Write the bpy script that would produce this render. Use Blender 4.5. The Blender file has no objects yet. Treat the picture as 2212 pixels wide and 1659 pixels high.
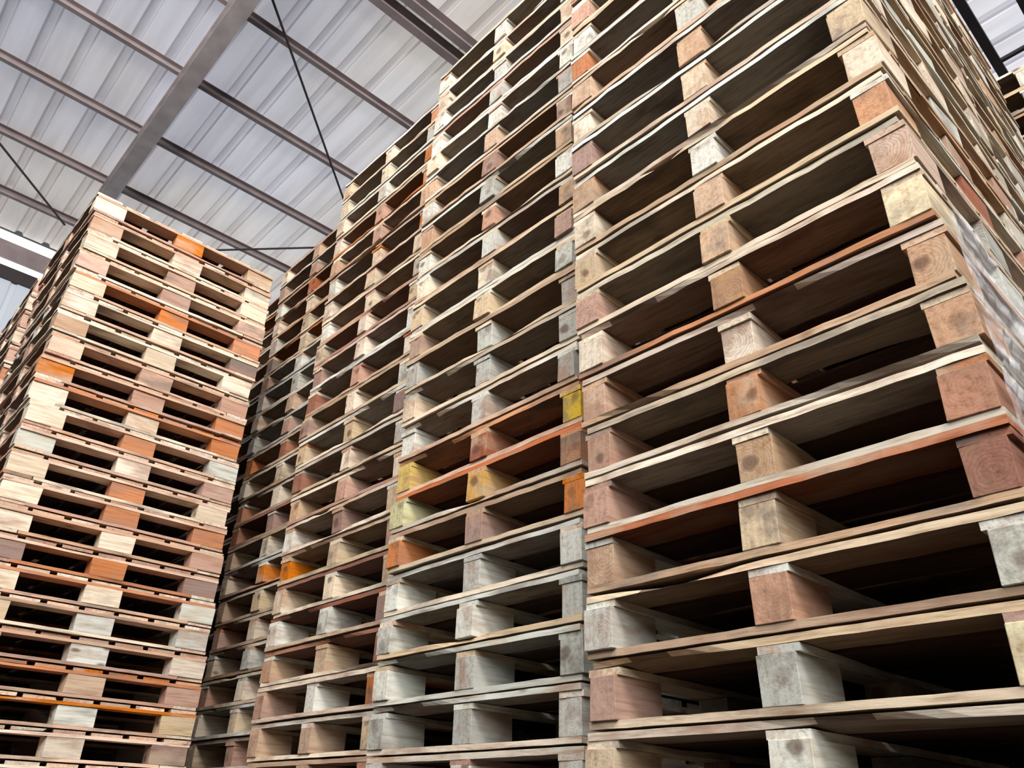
import bpy, bmesh, math, random
from mathutils import Matrix, Vector
rng = random.Random(11)
scene = bpy.context.scene
COL = scene.collection
H0 = 1.396            # camera height above floor
# ---------------------------------------------------------------- camera
F = 1682.0; CX, CY = 1106.0, 829.5
def ray(px, py):
    return Vector(((px-CX)/F, -(py-CY)/F, -1.0)).normalized()
zc = ray(1200, -2150)
mx = ray(-690, 1722)
yc = zc.cross(mx); yc = -yc
if yc.dot(ray(3185, 1844)) < 0: yc = -yc
yc.normalize()
xc = yc.cross(zc).normalized()
R = Matrix((xc, yc, zc))
cam_d = bpy.data.cameras.new("camera")
cam = bpy.data.objects.new("camera", cam_d)
COL.objects.link(cam)
cam.matrix_world = Matrix.Translation((0, 0, H0)) @ R.to_4x4()
cam_d.sensor_fit = 'HORIZONTAL'; cam_d.sensor_width = 36.0
cam_d.lens = 36.0*F/2212.0
cam_d.clip_start = 0.02; cam_d.clip_end = 200
scene.camera = cam
try:
    scene.view_settings.view_transform = 'Standard'
except Exception: pass

# ---------------------------------------------------------------- node helper
def new_mat(name):
    m = bpy.data.materials.new(name); m.use_nodes = True
    nt = m.node_tree; nt.nodes.clear()
    out = nt.nodes.new('ShaderNodeOutputMaterial')
    b = nt.nodes.new('ShaderNodeBsdfPrincipled')
    nt.links.new(b.outputs[0], out.inputs[0])
    return m, nt, b
def N(nt, t, **kw):
    n = nt.nodes.new(t)
    for k, v in kw.items(): setattr(n, k, v)
    return n
def math_n(nt, op, a, b=None, c=None, clamp=False):
    n = nt.nodes.new('ShaderNodeMath'); n.operation = op; n.use_clamp = clamp
    for i, v in enumerate((a, b, c)):
        if v is None: continue
        if isinstance(v, (int, float)): n.inputs[i].default_value = v
        else: nt.links.new(v, n.inputs[i])
    return n.outputs[0]
def ramp(nt, fac, stops, interp='LINEAR'):
    n = nt.nodes.new('ShaderNodeValToRGB'); cr = n.color_ramp; cr.interpolation = interp
    while len(cr.elements) > 1: cr.elements.remove(cr.elements[-1])
    cr.elements[0].position = stops[0][0]; cr.elements[0].color = stops[0][1]
    for p, c in stops[1:]:
        e = cr.elements.new(p); e.color = c
    nt.links.new(fac, n.inputs[0])
    return n.outputs[0]
def mixc(nt, mode, fac, a, b):
    n = nt.nodes.new('ShaderNodeMix'); n.data_type = 'RGBA'; n.blend_type = mode
    if isinstance(fac, (int, float)): n.inputs[0].default_value = fac
    else: nt.links.new(fac, n.inputs[0])
    for i, v in ((6, a), (7, b)):
        if isinstance(v, tuple): n.inputs[i].default_value = v
        else: nt.links.new(v, n.inputs[i])
    return n.outputs[2]
def lin(r, g, b):
    f = lambda c: ((c/255.0)/12.92 if c/255.0 <= .04045 else ((c/255.0+.055)/1.055)**2.4)
    return (f(r), f(g), f(b), 1)

CREAM=lin(224,210,188); PALE=lin(212,214,204); TAN=lin(190,160,130); PINK=lin(184,148,130)
ORANGE=lin(196,122,66); RUST=lin(156,98,74); MAUVE=lin(154,128,118); GREY=lin(184,186,178)
YEL=lin(206,174,66); SAND=lin(204,184,154); BROWN=lin(136,104,82)
def wood_mat(name, axis, palette, ends, jitter):
    m, nt, b = new_mat(name)
    L = nt.links.new
    tc = N(nt, 'ShaderNodeTexCoord'); oi = N(nt, 'ShaderNodeObjectInfo')
    at = N(nt, 'ShaderNodeAttribute', attribute_name='seed')
    s = math_n(nt, 'MULTIPLY_ADD', oi.outputs['Random'], 91.7, at.outputs['Fac'])
    wn = N(nt, 'ShaderNodeTexWhiteNoise', noise_dimensions='1D'); L(s, wn.inputs['W'])
    sepw = N(nt, 'ShaderNodeSeparateColor'); L(wn.outputs['Color'], sepw.inputs[0])
    pal = ramp(nt, wn.outputs['Value'], palette, 'CONSTANT')
    base = mixc(nt, 'MIX', math_n(nt, 'SUBTRACT', 1.0, oi.outputs['Alpha']), pal, oi.outputs['Color'])
    if jitter:
        base = mixc(nt, 'MIX', math_n(nt, 'MULTIPLY', math_n(nt, 'GREATER_THAN', sepw.outputs[1], .62), .55), base, pal)
        # shade of gaps and undersides painted into the deck colour
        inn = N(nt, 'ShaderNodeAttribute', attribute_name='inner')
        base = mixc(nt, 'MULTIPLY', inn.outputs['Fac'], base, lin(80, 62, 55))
    hs = N(nt, 'ShaderNodeHueSaturation'); L(base, hs.inputs['Color'])
    L(math_n(nt, 'MULTIPLY_ADD', sepw.outputs[2], .28, .80), hs.inputs['Value'])
    L(math_n(nt, 'MULTIPLY_ADD', sepw.outputs[0], .3, .82), hs.inputs['Saturation'])
    base = hs.outputs[0]
    cmb = N(nt, 'ShaderNodeCombineXYZ')
    L(math_n(nt, 'MULTIPLY', s, 3.17), cmb.inputs[0]); L(math_n(nt, 'MULTIPLY', s, 1.71), cmb.inputs[1]); L(math_n(nt, 'MULTIPLY', s, 2.39), cmb.inputs[2])
    add = N(nt, 'ShaderNodeVectorMath', operation='ADD'); L(tc.outputs['Object'], add.inputs[0]); L(cmb.outputs[0], add.inputs[1])
    mp = N(nt, 'ShaderNodeMapping')
    mp.inputs['Scale'].default_value = (0.07, 1, 1) if axis == 'X' else (1, 0.07, 1)
    L(add.outputs[0], mp.inputs[0])
    g = N(nt, 'ShaderNodeTexNoise'); g.inputs['Scale'].default_value = 75 if ends else 100; g.inputs['Detail'].default_value = 6; g.inputs['Roughness'].default_value = .62
    L(mp.outputs[0], g.inputs['Vector'])
    lo = (.64, .56, .49, 1) if ends else (.54, .46, .39, 1)
    gc = ramp(nt, g.outputs[0], [(.30, lo), (.48, (.93, .91, .88, 1)), (.7, (1.05, 1.05, 1.04, 1))])
    col = mixc(nt, 'MULTIPLY', 1.0, base, gc)
    n2 = N(nt, 'ShaderNodeTexNoise'); n2.inputs['Scale'].default_value = 10 if ends else 11; n2.inputs['Detail'].default_value = 7; n2.inputs['Roughness'].default_value = .6
    mp2 = N(nt, 'ShaderNodeMapping'); mp2.inputs['Scale'].default_value = (0.35, 1, 1) if axis == 'X' else (1, 0.35, 1)
    L(add.outputs[0], mp2.inputs[0]); L(mp2.outputs[0], n2.inputs['Vector'])
    bl = ramp(nt, n2.outputs[0], [(.48, (0, 0, 0, 1)), (.64, (1, 1, 1, 1))])
    tint = ramp(nt, wn.outputs['Value'], [(0, lin(148,114,94)), (.3, lin(166,126,98)), (.5, lin(110,104,96)), (.75, lin(176,158,134))], 'CONSTANT')
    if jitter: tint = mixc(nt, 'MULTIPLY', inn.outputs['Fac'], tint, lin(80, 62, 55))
    col = mixc(nt, 'MIX', math_n(nt, 'MULTIPLY', bl, .68), col, tint)
    vo = N(nt, 'ShaderNodeTexVoronoi'); vo.inputs['Scale'].default_value = 9
    mp3 = N(nt, 'ShaderNodeMapping'); mp3.inputs['Scale'].default_value = (0.55, 1, 1) if axis == 'X' else (1, 0.55, 1)
    wob = N(nt, 'ShaderNodeVectorMath', operation='MULTIPLY_ADD'); L(n2.outputs[1], wob.inputs[0]); wob.inputs[1].default_value = (.03, .03, .03); L(add.outputs[0], wob.inputs[2])
    L(wob.outputs[0], mp3.inputs[0]); L(mp3.outputs[0], vo.inputs['Vector'])
    kn = ramp(nt, vo.outputs['Distance'], [(.06, (1,1,1,1)), (.15, (0,0,0,1))])
    sv = N(nt, 'ShaderNodeSeparateColor'); L(vo.outputs['Color'], sv.inputs[0])
    col = mixc(nt, 'MIX', math_n(nt, 'MULTIPLY', math_n(nt, 'MULTIPLY', kn, math_n(nt, 'GREATER_THAN', sv.outputs[0], .76)), .8), col, lin(90, 62, 46))
    if ends:
        sub = N(nt, 'ShaderNodeVectorMath', operation='SUBTRACT'); L(wob.outputs[0], sub.inputs[0])
        s0 = N(nt, 'ShaderNodeVectorMath', operation='SUBTRACT'); L(sub.outputs[0], s0.inputs[0]); L(cmb.outputs[0], s0.inputs[1])
        sep = sepw
        c2 = N(nt, 'ShaderNodeCombineXYZ')
        L(math_n(nt, 'MULTIPLY_ADD', sep.outputs[1], .06, -.015), c2.inputs[0])
        L(math_n(nt, 'MULTIPLY_ADD', sep.outputs[2], .08, -.01), c2.inputs[2])
        L(c2.outputs[0], sub.inputs[1])
        ns = N(nt, 'ShaderNodeTexNoise'); ns.inputs['Scale'].default_value = 18; ns.inputs['Detail'].default_value = 3; L(add.outputs[0], ns.inputs['Vector'])
        sx = N(nt, 'ShaderNodeSeparateXYZ'); L(s0.outputs[0], sx.inputs[0])
        r2 = math_n(nt, 'ADD', math_n(nt, 'MULTIPLY', sx.outputs[0], sx.outputs[0]), math_n(nt, 'MULTIPLY', sx.outputs[2], sx.outputs[2]))
        r = math_n(nt, 'ADD', math_n(nt, 'SQRT', r2), math_n(nt, 'MULTIPLY', ns.outputs[0], .028))
        sn = math_n(nt, 'SINE', math_n(nt, 'MULTIPLY', r, 800))
        rr = math_n(nt, 'MULTIPLY_ADD', sn, .5, .5)
        sg = N(nt, 'ShaderNodeSeparateXYZ'); L(tc.outputs['Normal'], sg.inputs[0])
        endm = math_n(nt, 'GREATER_THAN', math_n(nt, 'ABSOLUTE', sg.outputs[1]), .7)
        rs = math_n(nt, 'MULTIPLY', math_n(nt, 'MULTIPLY', rr, endm), math_n(nt, 'MULTIPLY', sep.outputs[1], .28))
        col = mixc(nt, 'MULTIPLY', rs, col, lin(120, 80, 50))
        heart = ramp(nt, r, [(.018, (1,1,1,1)), (.028, (.85,.85,.85,1)), (.036, (0,0,0,1))])
        core = math_n(nt, 'MULTIPLY', math_n(nt, 'MULTIPLY', heart, endm), math_n(nt, 'MULTIPLY_ADD', sep.outputs[0], 2.4, -.9, clamp=True))
        col = mixc(nt, 'MIX', math_n(nt, 'MULTIPLY', core, .8), col, lin(88, 64, 54))
        sw = N(nt, 'ShaderNodeTexNoise'); sw.inputs['Scale'].default_value = 90; sw.inputs['Detail'].default_value = 2
        mp4 = N(nt, 'ShaderNodeMapping'); mp4.inputs['Scale'].default_value = (1, 1, .06); mp4.inputs['Rotation'].default_value = (0, .25, 0)
        L(add.outputs[0], mp4.inputs[0]); L(mp4.outputs[0], sw.inputs['Vector'])
        col = mixc(nt, 'MULTIPLY', math_n(nt, 'MULTIPLY', endm, .6), col, ramp(nt, sw.outputs[0], [(.33, (.76,.74,.71,1)), (.52, (1,1,1,1))]))
    L(col, b.inputs['Base Color'])
    b.inputs['Roughness'].default_value = .82
    try: b.inputs['Specular IOR Level'].default_value = .2
    except Exception: pass
    bp = N(nt, 'ShaderNodeBump'); bp.inputs['Strength'].default_value = .5; bp.inputs['Distance'].default_value = .003
    L(g.outputs[0], bp.inputs['Height']); L(bp.outputs[0], b.inputs['Normal'])
    return m
pal_board = [(0,CREAM),(.22,PALE),(.42,TAN),(.55,SAND),(.70,PINK),(.82,BROWN),(.86,GREY),(.94,MAUVE)]
M_BLOCK = wood_mat("block_wood", 'Y', pal_board, True, False)
M_STR = wood_mat("stringer_wood", 'Y', pal_board, False, False)
M_DECK = wood_mat("deck_wood", 'X', pal_board, False, True)

def flat_mat(name, col, rough=.6, metal=0, noise=.15, nscale=4):
    m, nt, b = new_mat(name)
    tc = N(nt, 'ShaderNodeTexCoord'); n = N(nt, 'ShaderNodeTexNoise'); n.inputs['Scale'].default_value = nscale; n.inputs['Detail'].default_value = 5
    nt.links.new(tc.outputs['Object'], n.inputs['Vector'])
    c = mixc(nt, 'MULTIPLY', 1.0, col, ramp(nt, n.outputs[0], [(.3, (1-noise*2,)*3+(1,)), (.7, (1+noise*.3,)*3+(1,))]))
    nt.links.new(c, b.inputs['Base Color']); b.inputs['Roughness'].default_value = rough; b.inputs['Metallic'].default_value = metal
    return m
M_STEEL = flat_mat("painted_steel", lin(204, 193, 191), .6)
M_PURL = flat_mat("purlin_steel", lin(160, 146, 145), .6)
M_DARK = flat_mat("dark_steel", lin(62, 54, 56), .6)
M_WALL = flat_mat("wall_sheet", lin(190, 202, 212), .5)
M_FLOOR = flat_mat("concrete", lin(54, 50, 47), .85, 0, .2, 1.2)
PITCH = .36
def sheet_mat():
    m, nt, b = new_mat("roof_sheet")
    tc = N(nt, 'ShaderNodeTexCoord'); L = nt.links.new
    sx = N(nt, 'ShaderNodeSeparateXYZ'); L(tc.outputs['Object'], sx.inputs[0])
    mp = N(nt, 'ShaderNodeMapping'); mp.inputs['Scale'].default_value = (.35, 4.0, 1); L(tc.outputs['Object'], mp.inputs[0])
    n = N(nt, 'ShaderNodeTexNoise'); n.inputs['Scale'].default_value = 1.6; n.inputs['Detail'].default_value = 4; L(mp.outputs[0], n.inputs['Vector'])
    n2 = N(nt, 'ShaderNodeTexNoise'); n2.inputs['Scale'].default_value = .35; L(tc.outputs['Object'], n2.inputs['Vector'])
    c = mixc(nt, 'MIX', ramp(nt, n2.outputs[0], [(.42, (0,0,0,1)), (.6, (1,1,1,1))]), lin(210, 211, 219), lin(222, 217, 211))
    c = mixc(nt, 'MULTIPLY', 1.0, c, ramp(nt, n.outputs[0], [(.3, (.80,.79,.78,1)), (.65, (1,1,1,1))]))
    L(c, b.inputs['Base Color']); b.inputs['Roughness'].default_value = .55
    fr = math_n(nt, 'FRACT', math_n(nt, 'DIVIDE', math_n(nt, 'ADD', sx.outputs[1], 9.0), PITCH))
    rib_shade = ramp(nt, fr, [(0, (1,1,1,1)), (.66, (1,1,1,1)), (.71, (.20,.19,.20,1)), (.78, (.78,.77,.77,1)), (.92, (.80,.79,.79,1)), (.97, (.20,.19,.20,1)), (1.0, (.9,.9,.9,1))])  # rib shading painted in, as the even emission hides the ribs
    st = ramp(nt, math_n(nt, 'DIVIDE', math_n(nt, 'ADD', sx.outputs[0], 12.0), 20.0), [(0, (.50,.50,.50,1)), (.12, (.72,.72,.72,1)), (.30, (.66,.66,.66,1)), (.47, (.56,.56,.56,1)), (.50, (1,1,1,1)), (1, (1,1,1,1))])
    # sheet emission made dimmer toward the -Y side of the hall
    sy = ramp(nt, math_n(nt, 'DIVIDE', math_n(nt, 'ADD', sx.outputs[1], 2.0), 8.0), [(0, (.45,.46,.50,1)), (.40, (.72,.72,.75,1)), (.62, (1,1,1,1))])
    e = mixc(nt, 'MULTIPLY', 1.0, mixc(nt, 'MULTIPLY', 1.0, c, rib_shade), st)
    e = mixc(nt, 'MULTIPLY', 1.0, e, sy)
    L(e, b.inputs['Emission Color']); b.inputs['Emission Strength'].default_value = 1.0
    return m
M_ROOF = sheet_mat()
def emis(name, col, st):
    m, nt, b = new_mat(name)
    b.inputs['Base Color'].default_value = col
    b.inputs['Emission Color'].default_value = col; b.inputs['Emission Strength'].default_value = st
    return m
M_WTR = emis("translucent_wall_sheet", lin(182, 188, 196), .5)
M_GLOW = emis("daylight_panel", lin(245, 246, 250), 1.0)
mf, nt, b = new_mat("stretch_film")
b.inputs['Base Color'].default_value = lin(236, 238, 240); b.inputs['Roughness'].default_value = .3
tr = N(nt, 'ShaderNodeBsdfTransparent'); ms = N(nt, 'ShaderNodeMixShader')
tc = N(nt, 'ShaderNodeTexCoord'); mp = N(nt, 'ShaderNodeMapping'); mp.inputs['Scale'].default_value = (1, 1.2, 8); mp.inputs['Rotation'].default_value = (.35, 0, 0)
nn = N(nt, 'ShaderNodeTexNoise'); nn.inputs['Scale'].default_value = 3; nn.inputs['Detail'].default_value = 4; nn.inputs['Distortion'].default_value = .3
nt.links.new(tc.outputs['Object'], mp.inputs[0]); nt.links.new(mp.outputs[0], nn.inputs['Vector'])
nt.links.new(ramp(nt, nn.outputs[0], [(.38, (.08,)*3+(1,)), (.52, (.28,)*3+(1,)), (.66, (.65,)*3+(1,))]), ms.inputs[0])
nt.links.new(tr.outputs[0], ms.inputs[1]); nt.links.new(b.outputs[0], ms.inputs[2])
nt.links.new(ms.outputs[0], [x for x in nt.nodes if x.type == 'OUTPUT_MATERIAL'][0].inputs[0])
bp = N(nt, 'ShaderNodeBump'); bp.inputs['Strength'].default_value = .35; bp.inputs['Distance'].default_value = .015
nt.links.new(nn.outputs[0], bp.inputs['Height']); nt.links.new(bp.outputs[0], b.inputs['Normal'])
M_FILM = mf

# ---------------------------------------------------------------- mesh helpers
def add_board(bm, lay, c, size, axis, seg=1, r=None, wane=0.0, seed=0.0, inner=0.0):
    cx, cy, cz = c; lx, ly, lz = size
    Ln = lx if axis == 'X' else ly; Wd = ly if axis == 'X' else lx
    rings = []
    waney = r and wane > 0
    bow = r.uniform(-.0022, .0022) if r else 0
    side = r.choice((0, 1, 2, 3)) if waney else 0
    cen = r.uniform(.1, .9) if waney else .5
    wid = r.uniform(.05, .25) if waney else .2
    amp = (r.uniform(.4, 1.0) if r.random() < .65 else .15)*wane if waney else 0
    for i in range(seg+1):
        t = i/seg; u = (t-.5)*Ln
        cut = amp*math.exp(-((t-cen)/wid)**2)
        zz = bow*math.cos(math.pi*(t-.5))
        jit = (r.uniform(-1, 1)*wane*.12) if waney else 0
        corners = [(-Wd/2, -lz/2), (Wd/2, -lz/2), (Wd/2, lz/2), (-Wd/2, lz/2)]
        ring = []
        for k, (a, z) in enumerate(corners):
            a2 = a + jit; z2 = z + (zz if k < 2 else zz*.4)
            if waney: z2 += r.uniform(-.0005, .0005)
            if k == side and waney:
                a2 += cut if a < 0 else -cut
                z2 += (cut*.5 if z < 0 else -cut*.5)
            p = (cx+u, cy+a2, cz+z2) if axis == 'X' else (cx-a2, cy+u, cz+z2)
            ring.append(bm.verts.new(p))
        rings.append(ring)
    fs = []
    for i in range(seg):
        for k in range(4):
            fs.append(bm.faces.new((rings[i][k], rings[i+1][k], rings[i+1][(k+1) % 4], rings[i][(k+1) % 4])))
    fs.append(bm.faces.new(rings[0])); fs.append(bm.faces.new(rings[-1][::-1]))
    li = bm.faces.layers.float.get('inner')
    for f in fs:
        f[lay] = seed
        if li: f[li] = inner
def finish(bm, name, mat):
    bmesh.ops.recalc_face_normals(bm, faces=bm.faces)
    me = bpy.data.meshes.new(name); bm.to_mesh(me); bm.free()
    me.materials.append(mat); return me
def start():
    bm = bmesh.new(); bm.faces.layers.float.new('seed'); bm.faces.layers.float.new('inner')
    return bm, bm.faces.layers.float.get('seed')

W, LY, HP = 1.02, 1.10, .1585
TB, TS, TD = .0205, .0175, .0205
HB = HP-.0005-TB-TS-TD
BX, BY = .090, .178
SIDE = .0024
ys = [-LY/2+BY/2, 0, LY/2-BY/2]; xs = [-W/2+BX/2, 0, W/2-BX/2]
def mk_deck(k):
    r = random.Random(100+k); bm, lay = start()
    n = 7; w = .134; gap = (LY-n*w)/(n-1)
    for i in range(n):
        ww = w + r.uniform(-.008, .006); cy = -LY/2+w/2+i*(w+gap)
        th = TD - SIDE - r.uniform(0, .002)
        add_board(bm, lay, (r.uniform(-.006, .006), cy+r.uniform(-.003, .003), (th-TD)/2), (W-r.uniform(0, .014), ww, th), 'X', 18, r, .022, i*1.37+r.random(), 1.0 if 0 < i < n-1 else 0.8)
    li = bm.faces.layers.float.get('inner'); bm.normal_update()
    for f in bm.faces:      # outer rims kept free of the painted shade
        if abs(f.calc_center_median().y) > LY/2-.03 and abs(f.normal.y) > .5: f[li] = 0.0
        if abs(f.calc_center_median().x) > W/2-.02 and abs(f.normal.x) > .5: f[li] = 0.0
    return finish(bm, "top_deck", M_DECK)
def mk_board(k, mat, size, axis, wane, nm, seg=18):
    r = random.Random(300+k); bm, lay = start()
    add_board(bm, lay, (0, 0, 0), size, axis, seg, r, wane, r.random()*9); return finish(bm, nm, mat)
def mk_block(k, by=BY):
    r = random.Random(500+k); bm, lay = start()
    add_board(bm, lay, (0, 0, 0), (BX+r.uniform(-.012, .006), by+r.uniform(-.014, .006), HB), 'Y', 1, None, 0, r.random()*9)
    for v in bm.verts:
        v.co.x += r.uniform(-.0018, .0018); v.co.y += r.uniform(-.0025, .0025)
    bmesh.ops.bevel(bm, geom=[e for e in bm.edges], offset=r.uniform(.0008, .002), segments=1, affect='EDGES')
    return finish(bm, "block", M_BLOCK)
BWX = .125
DECKS = [mk_deck(k) for k in range(12)]
BOTX = [mk_board(k, M_DECK, (W-.003, BWX, TB-.0035), 'X', .022, "bottom_board") for k in range(12)]
BOTY = [mk_board(40+k, M_STR, (BX+.006, LY-2*BWX-.004, TB-.0035), 'Y', .010, "bottom_runner") for k in range(5)]
STRG = [mk_board(20+k, M_STR, (BX+.004, LY-.006, TS-.0005), 'Y', .008, "stringer_board") for k in range(5)]
BLK = [mk_block(k) for k in range(10)]
BLK_D = [mk_block(30+k, .172) for k in range(6)]
def child(nm, me, par, loc, rz=0, col=None):
    o = bpy.data.objects.new(nm, me); o.parent = par; o.location = loc; o.rotation_euler = (0, 0, rz)
    if col is not None: o.color = (col[0], col[1], col[2], 0.0)
    COL.objects.link(o); return o
def wpick(tbl):
    t = rng.random()*sum(w for _, w in tbl)
    for c, w in tbl:
        t -= w
        if t <= 0: return c
    return tbl[-1][0]
T_BLK = {
 'a': [(CREAM,26),(PALE,22),(SAND,16),(TAN,15),(PINK,9),(ORANGE,4),(GREY,11),(RUST,1)],
 'b': [(CREAM,22),(PALE,28),(GREY,18),(SAND,12),(TAN,12),(PINK,8),(MAUVE,4),(ORANGE,3)],
 'c': [(CREAM,20),(PALE,16),(SAND,16),(TAN,16),(PINK,14),(MAUVE,7),(ORANGE,9),(RUST,5),(GREY,6)],
 'd': [(CREAM,20),(lin(230,202,182),22),(lin(202,166,146),16),(MAUVE,9),(PINK,14),(ORANGE,11),(PALE,6)]}
T_BRD = {
 'a': [(CREAM,30),(SAND,24),(TAN,14),(PALE,24),(PINK,6),(ORANGE,2)],
 'b': [(CREAM,28),(PALE,34),(SAND,20),(PINK,8),(TAN,10)],
 'c': [(CREAM,26),(PALE,20),(SAND,20),(TAN,16),(PINK,12),(RUST,4),(ORANGE,4)],
 'd': [(CREAM,22),(lin(226,196,172),28),(lin(206,172,148),20),(PINK,12),(ORANGE,7)]}
T_BLK['e'] = [(CREAM,30),(PALE,24),(SAND,20),(TAN,12),(GREY,10)]; T_BRD['e'] = T_BRD['b']
SPEC = {('A',9):(SAND,PALE,PALE),('A',10):(PINK,GREY,lin(208,200,160)),('A',11):(PALE,lin(196,150,120),lin(214,216,204)),('A',12):(TAN,SAND,lin(156,104,84)),
 ('A',13):(PINK,TAN,lin(178,124,92)),('A',14):(PINK,lin(190,142,108),lin(196,158,128)),('A',15):(lin(196,160,130),CREAM,lin(200,168,140)),
 ('A',16):(CREAM,lin(190,146,98),lin(222,206,172)),('A',17):(PINK,TAN,lin(206,180,160)),('A',18):(SAND,TAN,lin(196,138,86)),('A',19):(CREAM,PALE,CREAM),
 ('A',20):(TAN,CREAM,SAND),('A',21):(MAUVE,SAND,CREAM),
 ('B',8):(PALE,GREY,PALE),('B',9):(GREY,PALE,PALE),('B',10):(GREY,GREY,PALE),('B',11):(PALE,GREY,GREY),('B',12):(PALE,PALE,GREY),('B',13):(PALE,GREY,PALE),
 ('B',14):(ORANGE,MAUVE,lin(206,128,66)),('B',15):(lin(200,198,156),lin(206,164,96),lin(190,142,108)),('B',16):(YEL,RUST,YEL),('B',17):(PALE,PALE,GREY),('B',18):(SAND,GREY,GREY),
 ('C',11):(PINK,PALE,ORANGE),('C',13):(PALE,PALE,MAUVE)}
SIDESPEC = {25:(ORANGE,PINK,ORANGE),24:(CREAM,CREAM,ORANGE),23:(CREAM,ORANGE,PALE),22:(PALE,CREAM,PINK),21:(CREAM,ORANGE,CREAM),20:(CREAM,ORANGE,ORANGE),
 19:(CREAM,CREAM,PINK),18:(MAUVE,ORANGE,MAUVE),17:(CREAM,CREAM,PALE),16:(SAND,PALE,PALE),15:(PINK,PALE,CREAM),14:(PALE,TAN,PINK),13:(ORANGE,PALE,SAND),
 33:(CREAM,ORANGE,SAND),32:(PINK,CREAM,CREAM),31:(CREAM,PINK,CREAM),28:(CREAM,CREAM,MAUVE),27:(TAN,CREAM,CREAM)}
OR2 = lin(236,128,44)
DSPEC = {('A',12):lin(176,118,92),('A',15):lin(182,130,94),('A',10):lin(202,178,142),('B',16):OR2,('B',15):lin(200,112,60),
 ('B',13):PALE,('B',12):PALE,('B',11):PALE,('B',10):PALE,('C',12):lin(176,108,74),('C',22):lin(186,116,72)}
def make_pallet(x, y, z, rz, sz, key, label, group, sid, row):
    e = bpy.data.objects.new("pallet", None); e.empty_display_size = .2
    COL.objects.link(e); e.location = (x, y, z); e.rotation_euler = (0, 0, rz); e.scale = (1, 1, sz)
    e["label"] = label; e["category"] = "pallet"; e["group"] = group
    tb, td = T_BLK[key], T_BRD[key]
    for yy in (-LY/2+BWX/2, LY/2-BWX/2):
        bc = wpick(td)
        if (sid, row) in (('B', 16), ('B', 17)): bc = lin(206,132,70)
        if (sid, row) == ('A', 16): bc = lin(182,128,92)
        child("bottom_board", rng.choice(BOTX), e, (rng.uniform(-.006, .006), yy+rng.uniform(-.003, .008)*(-1 if yy > 0 else 1), TB/2+.0005), rng.choice((0, math.pi)), bc)
    for xx in xs:
        child("bottom_runner", rng.choice(BOTY), e, (xx*.994, 0, TB/2+.0005), rng.choice((0, math.pi)), wpick(td))
    sp = SPEC.get((sid, row)); ss = SIDESPEC.get(row) if sid == 'D' else None
    for i, xx in enumerate(xs):
        for j, yy in enumerate(ys):
            c = sp[i] if (sp and j == 0) else wpick(tb)
            if ss and i == 2: c = ss[j]
            if j > 0 and i < 2: c = tuple(v*.45 for v in c)      # blocks inside the pallet darkened, shade painted into their colour
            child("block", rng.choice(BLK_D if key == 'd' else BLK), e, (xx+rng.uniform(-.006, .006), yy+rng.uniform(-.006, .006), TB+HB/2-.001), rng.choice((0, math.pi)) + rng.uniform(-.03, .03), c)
        child("stringer_board", rng.choice(STRG), e, (xx, 0, TB+HB+TS/2-.001), rng.choice((0, math.pi)), sp[i] if (sp and rng.random() < .4) else wpick(td))
    child("top_deck", rng.choice(DECKS), e, (0, 0, TB+HB+TS+TD/2-.001), rng.choice((0, math.pi)), DSPEC.get((sid, row), wpick(td)))
    return e
def lump_pallet(bm, lay, r, x, y, z, sz):
    s0 = r.random()*500
    i = 0
    for yy in (-LY/2+.07, LY/2-.07):
        i += 1; add_board(bm, lay, (x, y+yy, z+TB/2*sz), (W-.004, BWX, TB*sz*.9), 'X', 1, None, 0, s0+i*1.7)
    for xx in xs:
        i += 1; add_board(bm, lay, (x+xx, y, z+TB/2*sz), (BX, LY-2*BWX-.03, TB*sz*.9), 'Y', 1, None, 0, s0+i*1.7)
        for yy in ys:
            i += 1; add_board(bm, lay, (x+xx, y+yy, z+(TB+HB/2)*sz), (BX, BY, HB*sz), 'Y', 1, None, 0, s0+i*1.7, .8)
        i += 1; add_board(bm, lay, (x+xx, y, z+(TB+HB+TS/2)*sz), (BX+.004, LY-.006, TS*sz*.98), 'Y', 1, None, 0, s0+i*1.7)
    n = 7; w = .134; gap = (LY-n*w)/(n-1)
    for k in range(n):
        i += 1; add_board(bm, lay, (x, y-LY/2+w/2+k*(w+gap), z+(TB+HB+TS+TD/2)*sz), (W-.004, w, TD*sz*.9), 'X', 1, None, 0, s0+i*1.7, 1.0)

LUMP, LLAY = start(); lr = random.Random(5)
def stack(sid, xr, yf, nrow, pitch, lo, hi, key, label, group, sway=.008, lean=(0, 0), yaw=.007):
    """lean = extra shift of the rows near camera height, fading to 0 at the top row"""
    cx = xr-W/2; cy = yf+LY/2; sz = pitch/.159
    dx = dy = 0
    for k in range(nrow):
        z = k*pitch+.001
        f = min(1.0, (nrow-1-k)/(nrow-9.0))
        bx = cx+lean[0]*f; by = cy+lean[1]*f
        if lo <= k < hi:
            dx = .6*dx+rng.uniform(-sway, sway); dy = .6*dy+rng.uniform(-sway, sway)
            lb = label
            if k == nrow-1: lb = label.replace("in a tall stack", "topping a tall stack")
            make_pallet(bx+dx, by+dy, z, rng.gauss(0, yaw), sz, key, lb, group, sid, k)
        else:
            lump_pallet(LUMP, LLAY, lr, bx, by, z, sz)
P = .159
stack('A', -.330, 1.50, 32, P, 9, 29, 'a', "cream and tan wooden pallet in a tall stack", "pallets in the closest tall stack", sway=.007, lean=(.010, 0), yaw=.006)
stack('B', -1.515, 1.68, 32, .1585, 8, 32, 'b', "pale weathered wooden pallet in a tall stack", "pallets in the second tall stack", sway=.008)
stack('C', -2.70, 1.82, 32, .1605, 8, 32, 'c', "tan and pinkish wooden pallet in a tall stack", "pallets in the third tall stack", sway=.010)
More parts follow.
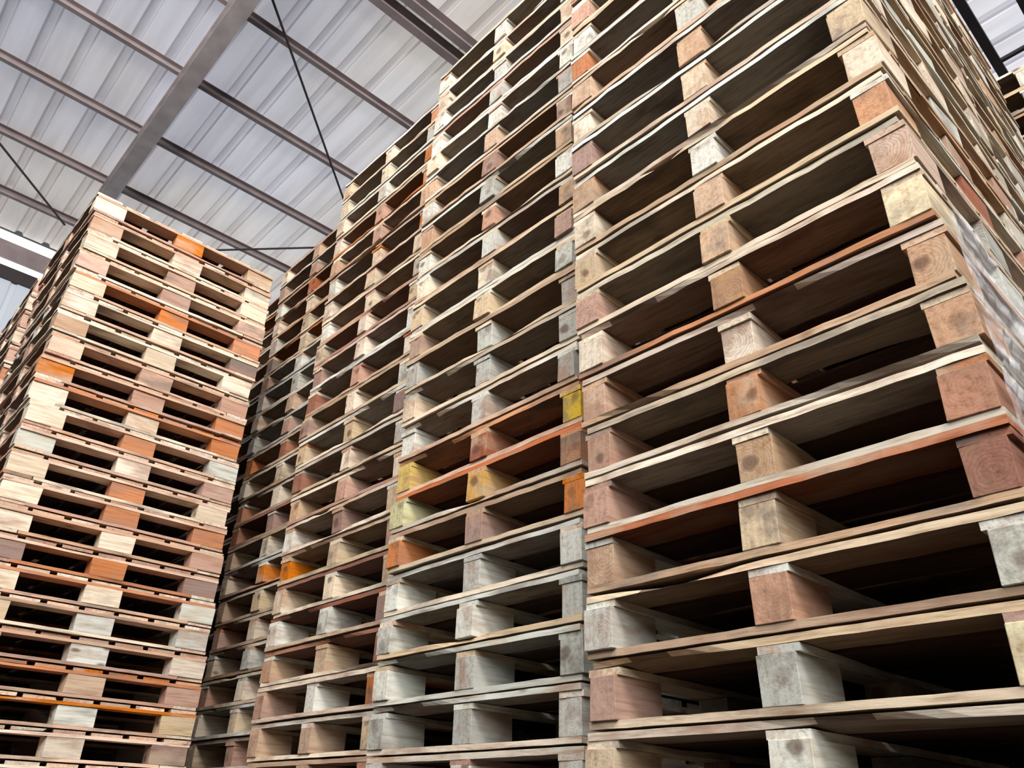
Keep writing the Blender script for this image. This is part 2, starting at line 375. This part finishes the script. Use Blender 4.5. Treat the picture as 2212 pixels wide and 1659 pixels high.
stack('E', -3.80, 1.98, 32, P, 8, 32, 'c', "brownish wooden pallet in a tall stack", "pallets in the fourth tall stack", sway=.010, lean=(.04, 0))
stack('F', -4.94, 2.10, 32, P, 12, 32, 'c', "shaded brown wooden pallet in a tall stack", "pallets in the shaded stack")
PD = .131
stack('D', -4.08, .50, 34, PD, 10, 34, 'd', "pinkish cream wooden pallet in a tall stack", "pallets in the pinkish stack facing the aisle", sway=.010, lean=(0, .12))
stack('G', -5.20, .49, 34, PD, 14, 34, 'd', "pinkish wooden pallet in a tall stack", "pallets in the second pinkish stack", lean=(0, .08))
stack('H', -6.32, .47, 33, PD, 18, 33, 'd', "light pinkish wooden pallet in a tall stack", "pallets in the third pinkish stack")
stack('I', -.345, 2.69, 32, P, 10, 32, 'e', "pale wooden pallet in a tall stack", "pallets in the second side-aisle stack")
stack('J', -.20, 3.90, 32, P, 20, 32, 'e', "weathered wooden pallet in a tall stack", "pallets in the third side-aisle stack", sway=.02)
for xr in (-1.52, -2.71, -3.82):
    stack('Z', xr, 3.2, 31, P, 0, 0, 'a', "", "")
me = finish(LUMP, "pallet", M_DECK)
o = bpy.data.objects.new("pallet", me); COL.objects.link(o)
o["kind"] = "stuff"; o["label"] = "many more wooden pallets in the same stacks"; o["category"] = "pallets"; o["group"] = "remaining stacked pallets"

# stretch film wound round the side of the closest stack
bm, lay = start()
r = random.Random(3); ny, nz = 40, 26; g = []
xf = -.330+.010+.020
for i in range(ny+1):
    row = []
    for j in range(nz+1):
        row.append(bm.verts.new((xf+r.uniform(-.003, .003), 1.515+1.08*i/ny, 1.76+.80*j/nz + .05*math.sin(i*.25)+r.uniform(-.006, .006))))
    g.append(row)
for i in range(ny):
    for j in range(nz):
        bm.faces.new((g[i][j], g[i+1][j], g[i+1][j+1], g[i][j+1]))
me = finish(bm, "stretch_wrap", M_FILM); ob = bpy.data.objects.new("stretch_wrap", me); COL.objects.link(ob)
ob["label"] = "wrinkled clear plastic stretch wrap on pallet stack side"; ob["category"] = "plastic wrap"

# ---------------------------------------------------------------- building
def boxes_obj(name, boxes, mat, **props):
    bm, lay = start()
    for (a, b_) in boxes:
        c = [(a[i]+b_[i])/2 for i in range(3)]; s = [abs(b_[i]-a[i]) for i in range(3)]
        add_board(bm, lay, c, s, 'X')
    me = finish(bm, name, mat); ob = bpy.data.objects.new(name, me); COL.objects.link(ob)
    for k, v in props.items(): ob[k] = v
    return ob
def beam_between(bm, lay, p, q, w, h):
    p = Vector(p); q = Vector(q); d = (q-p); Ln = d.length
    tmp = bmesh.new(); l2 = tmp.faces.layers.float.new('seed')
    add_board(tmp, l2, (Ln/2, 0, 0), (Ln, w, h), 'X')
    M = Matrix.Translation(p) @ d.to_track_quat('X', 'Z').to_matrix().to_4x4()
    m_ = bpy.data.meshes.new("t"); tmp.transform(M); tmp.to_mesh(m_); tmp.free(); bm.from_mesh(m_); bpy.data.meshes.remove(m_)

XL, XR, Y0, Y1 = -11.35, 7.0, -9.0, 16.0
ZR = H0+7.2
def corrugated(name, u0, u1, pitch, build, mat, depth=.035):
    bm, lay = start(); prev = None; u = u0
    prof = []
    while u < u1:
        prof += [(u, 0), (u+pitch*.68, 0), (u+pitch*.76, depth), (u+pitch*.92, depth)]
        u += pitch
    prof.append((u, 0))
    for a, h in prof:
        p, q = build(a, h); vs = (bm.verts.new(p), bm.verts.new(q))
        if prev: bm.faces.new((prev[0], prev[1], vs[1], vs[0]))
        prev = vs
    me = finish(bm, name, mat); ob = bpy.data.objects.new(name, me); COL.objects.link(ob)
    ob["kind"] = "structure"; return ob
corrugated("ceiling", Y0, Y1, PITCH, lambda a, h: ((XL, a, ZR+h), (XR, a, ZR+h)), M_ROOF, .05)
boxes_obj("floor", [((XL-3, -60, -.1), (60, Y1, 0))], M_FLOOR, kind="structure")
XW = XL-.05
corrugated("wall_left", Y0, Y1, .3, lambda a, h: ((XW-h, a, 0), (XW-h, a, H0+5.30)), M_WALL)
corrugated("window_4", Y0, Y1, .3, lambda a, h: ((XW-h, a, H0+5.30), (XW-h, a, H0+6.45)), M_WTR)
corrugated("wall_back", XL, XR, .3, lambda a, h: ((a, Y1+h, 0), (a, Y1+h, ZR)), M_WALL)
boxes_obj("window_1", [((XW-.02, Y0, H0+7.03), (XW, Y1, H0+7.2))], M_GLOW, kind="structure")
boxes_obj("window_2", [((XW-.02, Y0, H0+6.64), (XW, Y1, H0+6.76))], M_GLOW, kind="structure")
boxes_obj("trim_1", [((XW-.03, Y0, H0+6.76), (XW+.04, Y1, H0+7.03))], M_PURL, kind="structure")
boxes_obj("trim_2", [((XW-.03, Y0, H0+6.45), (XW+.04, Y1, H0+6.64))], M_DARK, kind="structure")
boxes_obj("trim_3", [((XW+.0, Y0, H0+5.25), (XW+.10, Y1, H0+5.40))], M_DARK, kind="structure")
def purlin(x, h=.105, w=.055, mat=M_PURL, lab="grey steel purlin under corrugated roof sheets"):
    z1 = ZR-.001; z0 = z1-h; t = .006
    return boxes_obj("purlin", [((x-t/2, Y0, z0), (x+t/2, Y1, z1)), ((x, Y0, z0-t), (x+w, Y1, z0)), ((x, Y0, z1-t), (x+w, Y1, z1)), ((x+w-t, Y0, z0), (x+w, Y1, z0+.025))], mat,
        label=lab, category="purlin", group="roof purlins")
for i in range(-1, 15):
    x = -5.72 - 1.18*4 + 1.18*i
    if abs(x+4.54) < .1 or x < XL+.1: continue
    purlin(x)
purlin(-4.62, .16, .09, M_PURL, "deep steel purlin along the roof ridge")
purlin(-4.40, .16, .09, M_PURL, "deep steel purlin along the roof ridge")
for y in (1.25, 7.6, -4.9):
    zt = ZR-.13; hw = .09
    boxes_obj("roof_beam", [((XL, y-hw, zt-.24), (XR, y+hw, zt-.228)), ((XL, y-hw, zt-.012), (XR, y+hw, zt)), ((XL, y-.006, zt-.228), (XR, y+.006, zt-.012))], M_STEEL,
        label="grey steel I-beam crossing under the purlins", category="beam", group="main roof beams")
def rod(p, q, r=.010):
    cu = bmesh.new(); lay = cu.faces.layers.float.new('seed')
    beam_between(cu, lay, p, q, r*2, r*2)
    me = finish(cu, "brace_rod", M_DARK); ob = bpy.data.objects.new("brace_rod", me); COL.objects.link(ob)
    ob["label"] = "thin dark steel cross-brace rod under the roof"; ob["category"] = "brace rod"; ob["group"] = "roof brace rods"
zr = ZR-.22; k = zr-H0
rod((-.744*k, .200*k, zr), (-1.555*k, 1.065*k, zr))
rod((-1.545*k, .200*k, zr-.04), (-.60*k, 1.065*k, zr-.04))
rod((-1.48*k, .150*k, zr), (-.72*k, -.62*k, zr))
bm, lay = start()
xa, xb = -.56, -.17; zt = H0+6.5
for xx in (xa, xb): beam_between(bm, lay, (xx, 1.6, zt), (xx, Y1-.1, zt), .08, .08)
y = 1.7
while y < Y1-.9:
    beam_between(bm, lay, (xa, y, zt), (xb, y, zt), .035, .035)
    y += 1.0
me = finish(bm, "roof_truss", M_DARK); ob = bpy.data.objects.new("roof_truss", me); COL.objects.link(ob)
ob["label"] = "dark steel lattice truss under the roof"; ob["category"] = "truss"

# ---------------------------------------------------------------- light
w = bpy.data.worlds.new("world"); scene.world = w; w.use_nodes = True
bg = w.node_tree.nodes['Background']; bg.inputs[0].default_value = (.98, .98, 1, 1); bg.inputs[1].default_value = .10
def area(loc, target, sx, sy, power, col):
    l = bpy.data.lights.new("area_light", 'AREA'); l.shape = 'RECTANGLE'; l.size = sx; l.size_y = sy; l.energy = power; l.color = col
    ob = bpy.data.objects.new("area_light", l); COL.objects.link(ob); ob.location = loc
    ob.rotation_euler = (Vector(target)-Vector(loc)).to_track_quat('-Z', 'Y').to_euler()
area((3.0, -4.9, 6.0), (-2.6, 2.0, 3.0), 6, 4, 690, (.99, .99, 1))
area((4.8, -1.2, 7.4), (-4.6, 1.4, 3.8), 2.5, 1.5, 640, (1, .95, .92))
area((-.5, -1.2, 6.2), (-4.6, 2.0, 3.2), 1.2, .8, 130, (1, .93, .88))  # added fill light for the dim left part of stack E
area((-2.0, -2.5, 6.3), (-7.0, 2.0, 8.6), 3, 3, 110, (1, .97, .96))  # added uplight, brightens the undersides of roof and beams
